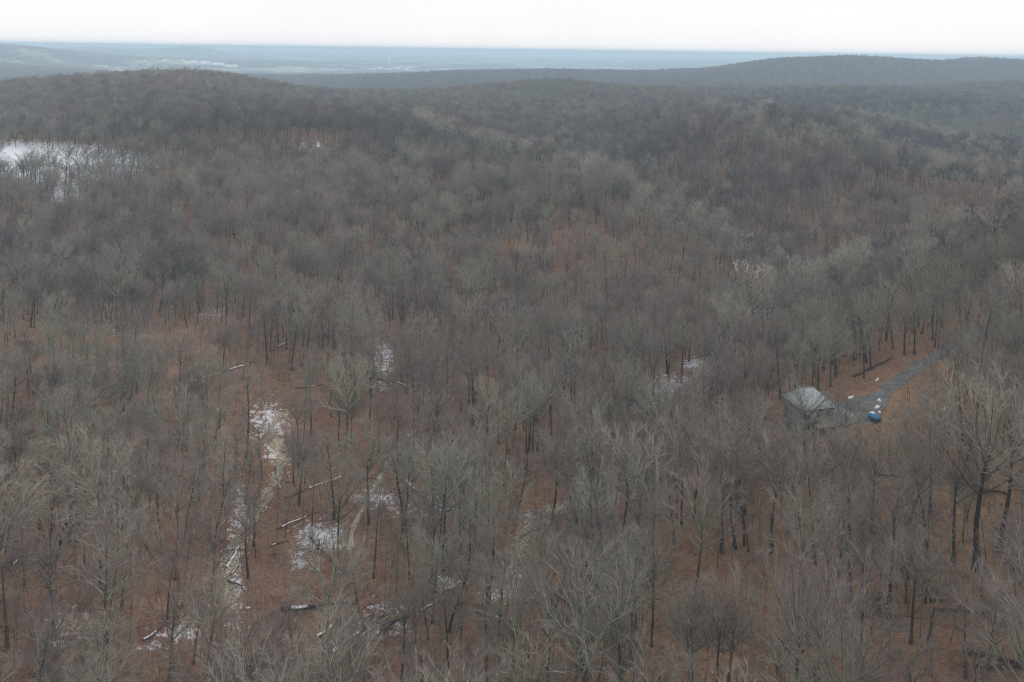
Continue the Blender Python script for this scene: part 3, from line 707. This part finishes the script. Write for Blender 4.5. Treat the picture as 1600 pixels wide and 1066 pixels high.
# fallen logs with their snow
def log(p0, p1, r, material, snowy, label, branches=0):
    r *= 1.2; branches = int(branches*1.5)
    a = ground_at(*p0); b_ = ground_at(*p1); L = (b_-a).length; R_ = random.Random(int(p0[0]*7+p0[1]))
    m = MB(); ns = max(5, int(L/1.5)); pts = []; org = a.copy()
    for k in range(ns+1):
        q = a.lerp(b_, k/ns); q.z = hz(q.x, q.y)+r*.75+.25*math.sin(k/ns*math.pi)
        q += Vector((R_.uniform(-.3,.3), R_.uniform(-.3,.3), R_.uniform(-.08,.1))); pts.append(q-org)
    rad = [r*(1-.6*k/ns) for k in range(ns+1)]
    m.tube(pts, rad, 6)
    r_ = link('fallen_log', None, loc=tuple(org), label=label, category='log', group='fallen logs on the valley floor'); link('trunk', m.build('trunk', [material]), r_)
    if snowy:
        sp_ = MB(); kl = max(1, int(round(ns*snowy*.65))); k0 = R_.randint(0, ns-kl) if ns > kl else 0
        for k in range(ns):
            if k0 <= k < k0+kl:
                a_, c_ = pts[k], pts[k+1]; nr_ = Vector((-(c_-a_).y, (c_-a_).x, 0)).normalized()
                i = len(sp_.v)
                for q, rr in ((a_, rad[k]), (c_, rad[k+1])):
                    u = Vector((0,0,rr*.62)); t_ = Vector((0,0,rr+.07))
                    sp_.v += [tuple(q+nr_*rr*.85+u), tuple(q+nr_*rr*.4+t_), tuple(q-nr_*rr*.4+t_), tuple(q-nr_*rr*.85+u)]
                for j in range(3): sp_.f.append([i+j, i+j+1, i+4+j+1, i+4+j]); sp_.m.append(0)
                pass
        if sp_.f: link('snow_cover', sp_.build('snow_cover', [M_snow]), r_)
    ax = (pts[-1]-pts[0]).normalized()
    for k in range(branches):
        s_ = R_.uniform(.45, 1)*(ns-.01); i = int(s_); p = pts[i].lerp(pts[i+1], s_-i)
        v = (ax*.7+Vector((R_.uniform(-1,1), R_.uniform(-1,1), R_.uniform(0,.9)))).normalized(); Lb = R_.uniform(1, 3.6)
        bm_ = MB(); e = p+v*Lb*.5; f_ = e+(v+Vector((0,0,.3))).normalized()*Lb*.5
        bm_.tube([p, e, f_], [r*.4, r*.25, r*.08], 4)
        for q in range(5):
            st = e.lerp(f_, R_.random()); vv = (v+Vector((R_.uniform(-1,1), R_.uniform(-1,1), R_.uniform(-.2,1)))*.8).normalized()
            bm_.tube([st, st+vv*R_.uniform(.5, 1.4)], [.03, .01], 3)
        link('branch', bm_.build('branch', [material]), r_)
D, Wt = M_dead, M_deadgrey
for a in [
 ((446,780),(540,744),.2,D,.9,'long snow-topped log above the snow patch of the left creek',3),
 ((432,830),(500,800),.17,D,.8,'shorter snow-topped log lying just above the snow patch',2),
 ((536,900),(484,842),.38,D,.1,'thick brown fallen trunk pointing up-left across the snow patch',12),
 ((420,855),(452,846),.12,D,.3,'thin dark log at the left end of the snow patch',1),
 ((440,956),(545,943),.36,D,.3,'thick dark log lying nearly level near the bottom left',3),
 ((496,998),(556,957),.25,D,.6,'partly snowy log rising right, left of the log jam',2),
 ((520,1022),(602,964),.34,D,.8,'snowy upper log of the log jam at the bottom',5),
 ((544,1036),(608,978),.36,D,.4,'dark lower log of the log jam at the bottom',8),
 ((560,1002),(622,948),.2,Wt,.4,'thin grey log lying behind the snowy upper log of the jam',5),
 ((640,965),(575,985),.16,D,.6,'thin log crossing the right end of the log jam',4),
 ((520,965),(575,992),.15,Wt,.3,'grey log crossing the partly snowy log near the jam',4),
 ((476,868),(505,905),.15,Wt,.6,'pale branch-like log beside the thick brown fallen trunk',5),
 ((512,858),(470,860),.13,D,.2,'thin dark log across the snow patch',5),
 ((392,950),(350,975),.16,D,.2,'dark log low across the left creek bed',3),
 ((770,900),(835,872),.2,Wt,.4,'grey log over the sandy creek bend',5),
 ((812,842),(868,812),.18,D,.4,'dark log along the upper creek bend',5),
 ((440,1042),(472,1020),.2,D,.8,'short snowy log at the bottom, left of the log jam',2),
 ((356,888),(394,812),.2,Wt,.7,'pale snowy log beside the upper left creek bed',6),
 ((320,936),(374,886),.16,D,.1,'dark thin log reaching the left creek from the left',3),
 ((346,904),(386,924),.18,D,.1,'dark log crossing the left creek bed',3),
 ((634,752),(680,800),.2,D,.6,'snowy log sloping down right, above the creek bend',6),
 ((738,955),(792,972),.17,Wt,.5,'pale thin log below the sandy creek bend',3),
 ((660,955),(700,938),.18,D,.6,'snowy log below the left of the stump',2),
 ((688,930),(732,906),.26,Wt,.5,'pale grey log just above the stump',4),
 ((924,764),(888,752),.16,D,.2,'dark log at the foot of the whitish dead trunks',4),
 ((1531,770),(1577,773),.27,D,0,'reddish dark log near the right edge',1),
 ((1368,745),(1419,748),.24,D,0,'dark log on the slope below the blue trailer',2),
 ((1371,762),(1409,765),.15,D,0,'thin dark log below the thicker one on the slope',1),
 ((1464,956),(1533,960),.22,D,0,'long thin dark log right of the brush pile',2),
 ((1453,941),(1490,944),.24,D,0,'short dark log right of the brush pile, the upper one',2),
 ((1505,1022),(1602,1044),.42,D,0,'thick dark trunk in the bottom right corner',5),
 ((1528,1046),(1596,1048),.33,D,0,'dark log under the thick trunk in the bottom right corner',2),
 ((1361,963),(1436,965),.16,D,0,'thin dark log just below the brush pile',1),
 ((160,784),(187,806),.24,Wt,.9,'short snow-covered log on the left slope',2),
 ((223,1002),(278,970),.2,D,.7,'part-snowy log at the bottom left',3),
 ((20,885),(69,844),.17,D,.1,'thin dark log by the left edge',2),
 ((224,850),(254,888),.17,D,.05,'thin dark log sloping down right on the left slope',2),
 ((348,1012),(395,1050),.22,D,.7,'snow-dusted log at the bottom of the left creek',4),
 ((300,598),(355,580),.22,Wt,.3,'pale log far up the left slope',1),
 ((115,622),(205,625),.2,D,0,'long dark log lying level far up the left slope',1),
 ((346,583),(400,566),.25,D,.8,'snowy log under the dark forked tree, left slope',3),
 ((422,550),(452,535),.2,D,.8,'short snowy log right of the dark forked tree',1),
 ((460,608),(525,600),.2,D,.4,'dark log lying level above the track',2),
 ((590,592),(640,606),.25,D,.6,'snowy log in the hollow at centre left',3),
 ((795,550),(845,547),.2,D,.3,'dark log on the central valley slope',4),
 ((700,535),(745,556),.18,D,.4,'part-snowy log left of the centre',2),
 ((1335,590),(1395,560),.36,D,0,'dark fallen trunk above the driveway',4),
 ((1110,655),(1172,650),.18,D,.1,'thin log left of the house',2),
 ((1000,668),(1085,662),.2,D,.5,'snowy log along the snowy hollow',3),
 ((1168,495),(1212,490),.3,D,.3,'dark log in the hollow under the pale tree',6),
 ]: log(*a)

# broken stump
g = ground_at(722, 944); m = MB(); ang = [i*2*math.pi/9 for i in range(9)]
v = [(.42*math.cos(a_), .42*math.sin(a_), -.2) for a_ in ang] + [(.36*math.cos(a_), .36*math.sin(a_), 1.9+.5*math.sin(a_*2+.6)) for a_ in ang]
r_ = link('tree_stump', None, loc=tuple(g), label='broken pale-topped stump standing by the grey log', category='stump')
link('trunk', mesh_np('trunk', v, [[i, (i+1) % 9, 9+(i+1) % 9, 9+i] for i in range(9)], [M_dead]), r_)
link('split_wood', mesh_np('split_wood', [(.35*math.cos(a_), .35*math.sin(a_), 1.86+.5*math.sin(a_*2+.6)) for a_ in ang]+[(0,0,1.4)] + [(-.39,-.1,1.2),(-.1,-.42,1.2),(-.1,-.46,2.3),(-.4,-.12,2.3)], [[i, (i+1) % 9, 9] for i in range(9)]+[[10,11,12,13]], [M_pale]), r_)

# brush pile
g = ground_at(1375, 948); m = MB(); R_ = random.Random(5)
for k in range(420):
    a_ = R_.uniform(0, 6.28); rr = R_.random()**.6*3.2; p = Vector((math.cos(a_)*rr*1.35, math.sin(a_)*rr*.8, R_.uniform(0, 1.5)*(1-rr/3.4)))
    v = Vector((R_.uniform(-1,1)+.5, R_.uniform(-.6,.6), R_.uniform(-.05,.6))).normalized()*R_.uniform(.8, 2.6)
    m.tube([p, p+v*.5+Vector((0,0,.05)), p+v], [.035, .025, .01], 3)
link('brush_pile', m.build('brush_pile', [M_brush]), loc=tuple(g), label='heap of cut grey-brown branches on the lower right slope', category='brush pile')

# stones along the creek beds
m = MB(); R_ = random.Random(9)
def stone(m, p, r):
    i = len(m.v); k5 = 5
    m.v.append((p.x, p.y, p.z+r*.6))
    for lv, (rr, zz_) in enumerate(((.7, .45), (1, 0), (.8, -.4))):
        for j in range(k5):
            a_ = 2*math.pi*j/k5+lv*.5; q = rr*r*R_.uniform(.75, 1.25); m.v.append((p.x+math.cos(a_)*q, p.y+math.sin(a_)*q, p.z+zz_*r*.8))
    for j in range(k5):
        j2 = (j+1) % k5; m.f.append([i, i+1+j, i+1+j2])
        for lv in range(2): q = i+1+lv*k5; m.f.append([q+j, q+k5+j, q+k5+j2, q+j2])
    m.m += [0]*(k5*3)
for path in (list(creek1), list(creek2)[:70]):
    for p in path:
        for q in range(5):
            xx, yy = p.x+R_.gauss(0, 1.3), p.y+R_.gauss(0, 1.3); stone(m, Vector((xx, yy, hz(xx, yy)+.05)), R_.uniform(.1, .42))
link('creek_stones', m.build('creek_stones', [M_stone]), kind='stuff', label='pale stones strewn along the two creek beds', category='stones')

# sticks on the forest floor
m = MB(); R_ = random.Random(11)
cx_ = rng.uniform(-1, 1, 9000); cy_ = rng.uniform(125, 360, 9000); cx_ = cx_*cy_*.7; cz_ = height(cx_, cy_)
for k in range(len(cx_)):
    a_ = R_.uniform(0, 6.28); L = R_.uniform(.8, 3.2); v = Vector((math.cos(a_), math.sin(a_), R_.uniform(-.02, .12)))*L
    p = Vector((cx_[k], cy_[k], cz_[k]+.06)); r0 = R_.uniform(.02, .07)
    m.tube([p, p+v], [r0, r0*.5], 3, mi=int(R_.random() < .35), cap=False)
link('fallen_sticks', m.build('fallen_sticks', [M_dead, M_deadgrey]), kind='stuff', label='sticks and dead twigs littering the forest floor', category='sticks')

# ------------------------------------------------------------------ the house
g = ground_at(1264, 662)
HR = link('grey_house', None, loc=(g.x, g.y, g.z-.3), rot=(0, 0, math.radians(16)), label='grey two-storey house with a hipped grey roof among the trees', category='house'); HR.scale = (1.08, 1.08, 1.15)
m = MB(); m.box(-4.4, 4.2, -4, 4.2, -3.5, 5.6); WL = link('wall', m.build('wall', [M_siding]), HR)
for k in range(20):                                                   # clapboard courses on the two walls in view
    m = MB(); zc = -.6+k*.3
    m.box(-4.42, 4.22, -4.03, -4.002, zc, zc+.05); link('board_joint', m.build('board_joint', [M_trim2]), WL)
def roof_part(pts, faces, name='roof', material=M_roof, parent=None):
    mb = MB(); n_ = len(pts); up = [Vector(p) for p in pts]; dn = [p-Vector((0,0,.22)) for p in up]
    mb.poly(up, faces); mb.poly(dn, [tuple(reversed(f)) for f in faces])
    return link(name, mb.build(name, [material]), parent or HR)
def hip(x0, x1, y0, y1, z, h, inset, name, o=.5, inset0=None):
    inset0 = inset if inset0 is None else inset0
    x0 -= o; x1 += o; y0 -= o; y1 += o; ym = (y0+y1)/2; mb = MB()
    pts = [(x0,y0,z),(x1,y0,z),(x1,y1,z),(x0,y1,z),(x0+inset0,ym,z+h),(x1-inset,ym,z+h),(x0,y0,z-.22),(x1,y0,z-.22),(x1,y1,z-.22),(x0,y1,z-.22)]
    mb.poly(pts, [(0,1,5,4),(1,2,5),(2,3,4,5),(3,0,4),(0,6,7,1),(1,7,8,2),(2,8,9,3),(3,9,6,0),(6,9,8,7)])
    r_ = link(name, mb.build(name, [M_roof]), HR)
    mb = MB(); A_ = [Vector(p) for p in pts]
    for a_, c_ in ((0,4),(1,5),(2,5),(3,4),(4,5)): mb.tube([A_[a_]+Vector((0,0,.03)), A_[c_]+Vector((0,0,.03))], [.09,.09], 4)
    link('ridge_cap', mb.build('ridge_cap', [M_asph]), r_)
    mb = MB(); mb.box(x0-.1, x1+.1, y0-.12, y0-.004, z-.2, z-.04); link('gutter', mb.build('gutter', [M_trim2]), r_)
    for q in range(2):
        mb = MB(); xx = x0+(x1-x0)*(.4+.2*q); mb.tube([(xx, ym+1.6, z+h*.35), (xx, ym+1.6, z+h*.62+.6)], [.09,.09], 6); link('vent_pipe', mb.build('vent_pipe', [M_trim]), r_)
    return r_
hip(-4.4, 4.2, -4, 4.2, 5.6, 3.0, 3.6, 'roof', inset0=1.1)
m = MB(); m.box(4.22, 9.6, -6.2, 2.4, -3.5, 2.6); link('wing_wall', m.build('wing_wall', [M_siding]), HR)
hip(4.75, 9.6, -6.2, 2.4, 2.6, 1.7, 2.3, 'wing_roof')
def window(xc, zc, w_, h_, yf):
    mb = MB()
    for (a0, a1, b0, b1) in ((xc-w_/2-.1, xc-w_/2, zc-h_/2-.1, zc+h_/2+.1), (xc+w_/2, xc+w_/2+.1, zc-h_/2-.1, zc+h_/2+.1), (xc-w_/2, xc+w_/2, zc+h_/2, zc+h_/2+.1), (xc-w_/2, xc+w_/2, zc-h_/2-.1, zc-h_/2), (xc-.03, xc+.03, zc-h_/2, zc+h_/2)):
        mb.box(a0, a1, yf-.10, yf-.005, b0, b1)
    wn = link('window', mb.build('window', [M_trim2]), HR)
    pn = MB(); pn.box(xc-w_/2, xc+w_/2, yf-.06, yf-.004, zc-h_/2, zc+h_/2); link('pane', pn.build('pane', [M_glass]), wn)
for xc, zc in ((-3.4,3.9),(-.6,3.9),(2.4,3.9),(-3.4,1.3),(-1.2,.9),(1.6,1.4)): window(xc, zc, 1.0, 1.25, -4.0)
for xc in (6.1, 8.3): window(xc, .9, 1.0, 1.2, -6.2)
m = MB(); m.box(2.6, 3.5, -4.08, -4.035, -.3, 1.9); dr = link('door', m.build('door', [M_trim]), HR)
m = MB(); m.box(-2.2, 4.1, -6.4, -4.04, 2.05, 2.2)
for xx in (-2.1, .9, 3.9): m.box(xx, xx+.14, -6.35, -6.2, -3.5, 2.05)
dk = link('deck', m.build('deck', [M_deadgrey]), HR)
for k in range(20):
    m = MB(); m.box(-2.15+k*.32, -2.1+k*.32, -6.36, -6.31, 2.2, 3.0); link('baluster', m.build('baluster', [M_deadgrey]), dk)
m = MB(); m.box(-2.2, 4.1, -6.38, -6.29, 3.0, 3.08); link('rail', m.build('rail', [M_deadgrey]), dk)
# snow heaps, trailer and shrub round the drive
def heap(px_, py_, r, h, label, seed, sx=1, rotz=0):
    g = ground_at(px_, py_); R_ = random.Random(seed); v = [(0,0,h)]; f = []
    for lv, (rr, zz_) in enumerate(((.3, .9), (.6, .6), (.85, .3), (1.0, -.2))):
        for j in range(12):
            a_ = 2*math.pi*j/12+R_.uniform(-.15, .15); q = r*rr*R_.uniform(.55, 1.35); v.append((math.cos(a_)*q*sx, math.sin(a_)*q, h*zz_*R_.uniform(.6, 1.3)))
    for j in range(12):
        j2 = (j+1) % 12; f.append([0, 1+j, 1+j2])
        for lv in range(3): q = 1+lv*12; f.append([q+j, q+12+j, q+12+j2, q+j2])
    link('snow_heap', mesh_np('snow_heap', v, f, [M_snow]), loc=tuple(g), rot=(0,0,rotz), label=label, category='snow heap', group='snow heaps round the driveway')
heap(1374,627,.6,.8,'upper snow heap on the right edge of the parking area',1,.8,.5); heap(1371,637,.65,.7,'middle snow heap on the right edge of the parking area',2,1.2,.3)
heap(1374,645,.5,.5,'lowest snow heap, just above the blue trailer',3); heap(1330,621,.5,.3,'low snow streak on the left edge of the driveway',4,3.2,.5)
heap(1371,593,.35,.25,'small snow streak high on the left edge of the driveway',5,4,.9); heap(1231,636,.8,1.0,'snow heap left of the house',6,.8)
g = ground_at(1366, 657); TR = link('utility_trailer', None, loc=tuple(g), rot=(0,0,.3), label='small blue covered trailer at the corner of the parking area', category='trailer')
m = MB(); m.box(-.9, .9, -1.4, 1.4, .45, 1.3); m.poly([(-.9,-1.4,1.3),(.9,-1.4,1.3),(.9,1.4,1.3),(-.9,1.4,1.3),(-.6,-1.1,1.7),(.6,-1.1,1.7),(.6,1.1,1.7),(-.6,1.1,1.7)], [(0,1,5,4),(1,2,6,5),(2,3,7,6),(3,0,4,7),(4,5,6,7)])
link('body', m.build('body', [M_blue]), TR)
m = MB(); m.box(-.58, .58, .1, 1.08, 1.703, 1.8); link('snow_cover', m.build('snow_cover', [M_snow]), TR)
for sx in (-1, 1):
    m = MB(); m.tube([(sx*.98-.1, 0, .35), (sx*.98+.1, 0, .35)], [.35, .35], 12); m.f.append([m.f[0][0]+q for q in range(11, -1, -1)]); m.m.append(0); link('wheel', m.build('wheel', [M_glass]), TR)
m = MB(); m.tube([(0,-1.4,.5),(0,-2.6,.45)], [.06,.05], 5); link('drawbar', m.build('drawbar', [M_glass]), TR)
tr, (cv_, cf_) = make_tree(77, 4.2, 2.2, .6, 8, rt=.08, dens=.8, twig_w=.05)
g = ground_at(1240, 648); sh = link('yellow_shrub', None, loc=tuple(g), label='yellowish bare shrub at the left corner of the house', category='shrub')
link('stem', tr.build('stem', [M_bark, M_bark]), sh); link('crown', mesh_np('crown', cv_, cf_, [M_gold]), sh)

# ------------------------------------------------------------------ far town
def far_block(px_, dist, L, Dp, h, mats, name, label, group, yaw=0):
    p = at_y(px_, 90, dist); zz_ = hz(p[0], dist)
    o = link(name, None, loc=(p[0], dist, zz_), rot=(0,0,yaw), label=label, category='building', group=group)
    m = MB(); m.box(-L/2, L/2, -Dp/2, Dp/2, -6, h); link('wall', m.build('wall', [mats[0]]), o)
    m = MB(); m.box(-L/2-1, L/2+1, -Dp/2-1, Dp/2+1, h+.02, h+1.4)
    for k in range(3): m.box(-L/2+L*(.2+.25*k), -L/2+L*(.26+.25*k), -Dp*.1, Dp*.1, h+1.42, h+3.5)
    link('roof', m.build('roof', [mats[1]]), o)
R_ = random.Random(21)
for (x0, x1, dist, cnt_, hh, mt, gname) in (
    (236, 372, 5900, 13, 15, M_wwall, 'white buildings of the distant town behind the left hill'),
    (290, 392, 7000, 9, 11, M_wwall, 'pale buildings on the rise behind the distant town'),
    (640, 735, 5600, 10, 14, M_farbrick, 'pinkish and white buildings in the lowland at centre left'),
    (560, 640, 6400, 6, 9, M_wwall, 'scattered pale buildings in the lowland left of centre'),
    (30, 72, 3600, 4, 10, M_wwall, 'pale buildings at the foot of the left blue hill'),
    (800, 1050, 7600, 9, 9, M_wwall, 'scattered pale buildings in the lowland at centre'),
    (400, 560, 8200, 8, 9, M_wwall, 'scattered pale buildings far off at left'),
    (1180, 1420, 7800, 6, 9, M_wwall, 'faint pale buildings beyond the right blue ridge')):
    for k in range(cnt_):
        px_ = x0+(x1-x0)*(k+.5)/cnt_ + R_.uniform(-2, 2)
        sep = (x1-x0)/cnt_*dist/F
        L = min(sep*.85, R_.uniform(55, 170)); 
        place = 'leftmost' if k == 0 else 'rightmost' if k == cnt_-1 else f'{["","second","third","fourth","fifth","sixth","seventh","eighth","ninth","tenth","eleventh","twelfth"][k]} from the left'
        short = {'white buildings of the distant town behind the left hill': 'white warehouse in the town behind the left hill', 'pale buildings on the rise behind the distant town': 'pale building on the rise behind the town',
                 'pinkish and white buildings in the lowland at centre left': 'pinkish building in the bright lowland cluster', 'scattered pale buildings in the lowland left of centre': 'pale building in the lowland left of centre',
                 'pale buildings at the foot of the left blue hill': 'pale building below the left blue hill', 'scattered pale buildings in the lowland at centre': 'pale building in the hazy central lowland',
                 'scattered pale buildings far off at left': 'small pale building far off at left', 'faint pale buildings beyond the right blue ridge': 'faint building beyond the right blue ridge'}[gname]
        mm = mt if (mt is not M_farbrick or R_.random() < .6) else M_wwall
        far_block(px_, dist+R_.uniform(-160, 160), L, R_.uniform(30, 70), hh*R_.uniform(.7, 1.3), (mm, M_wroof), 'distant_warehouse', place+' '+short, gname, R_.uniform(-.2, .2))
# tall white tower on the skyline
p = at_y(608, 90, 7200); o = link('water_tower', None, loc=(p[0], 7200, hz(p[0], 7200)), label='tall white tower on the hazy skyline', category='tower')
m = MB(); m.tube([(0,0,-5),(0,0,50)], [4.5,3.5], 12); link('shaft', m.build('shaft', [M_conc]), o)
m = MB(); m.tube([(0,0,46),(0,0,52),(0,0,60),(0,0,66),(0,0,68)], [3.6,9,10,7,1], 14); link('tank', m.build('tank', [M_conc], True), o)
# pale cleared field below the centre skyline
p0 = at_y(588, 143, 2000)
# cedar patch on the blue ridge
for k, (a, b_, dd_) in enumerate(((1310,117,2130),(1302,118,2120),(1317,116,2140))):
    p = at_y(a, b_, dd_); m = MB(); R_ = random.Random(k)
    o = link('cedar_tree', None, loc=(p[0], dd_, hz(p[0], dd_)), label=('middle', 'left', 'right')[k]+' dark evergreen in the clump on the blue ridge', category='tree', group='evergreens on the blue ridge')
    m.tube([(0,0,0),(0,0,15)], [.4,.1], 6); link('trunk', m.build('trunk', [M_bark]), o)
    vv = []; ff = []
    for q in range(900):
        zz_ = R_.uniform(1, 17); rr = (1-(zz_/18))*6*R_.random()**.4; a_ = R_.uniform(0, 6.28); c_ = Vector((math.cos(a_)*rr, math.sin(a_)*rr, zz_))
        i = len(vv)
        for j in range(3): vv.append(tuple(c_+Vector((R_.gauss(0,.6), R_.gauss(0,.6), R_.gauss(0,.5)))))
        ff.append([i, i+1, i+2])
    link('crown', mesh_np('crown', vv, ff, [M_cedar]), o)

# ------------------------------------------------------------------ haze
HAZE = 2.0e-4
zb = float(GZ.min())-1.0; zt = 112.0
m = MB(); m.box(-70000, 70000, -70000, 70000, zb, zt)
hm = bpy.data.materials.new('haze'); hm.use_nodes = True; t = hm.node_tree; t.nodes.clear()
o_ = t.nodes.new('ShaderNodeOutputMaterial'); pv = t.nodes.new('ShaderNodeVolumePrincipled')
pv.inputs['Color'].default_value = (.62, .83, 1.0, 1); pv.inputs['Density'].default_value = HAZE; pv.inputs['Anisotropy'].default_value = 0.0
t.links.new(pv.outputs[0], o_.inputs['Volume'])
link('haze', m.build('haze', [hm]), kind='stuff', label='thin blue air over the whole valley', category='haze')
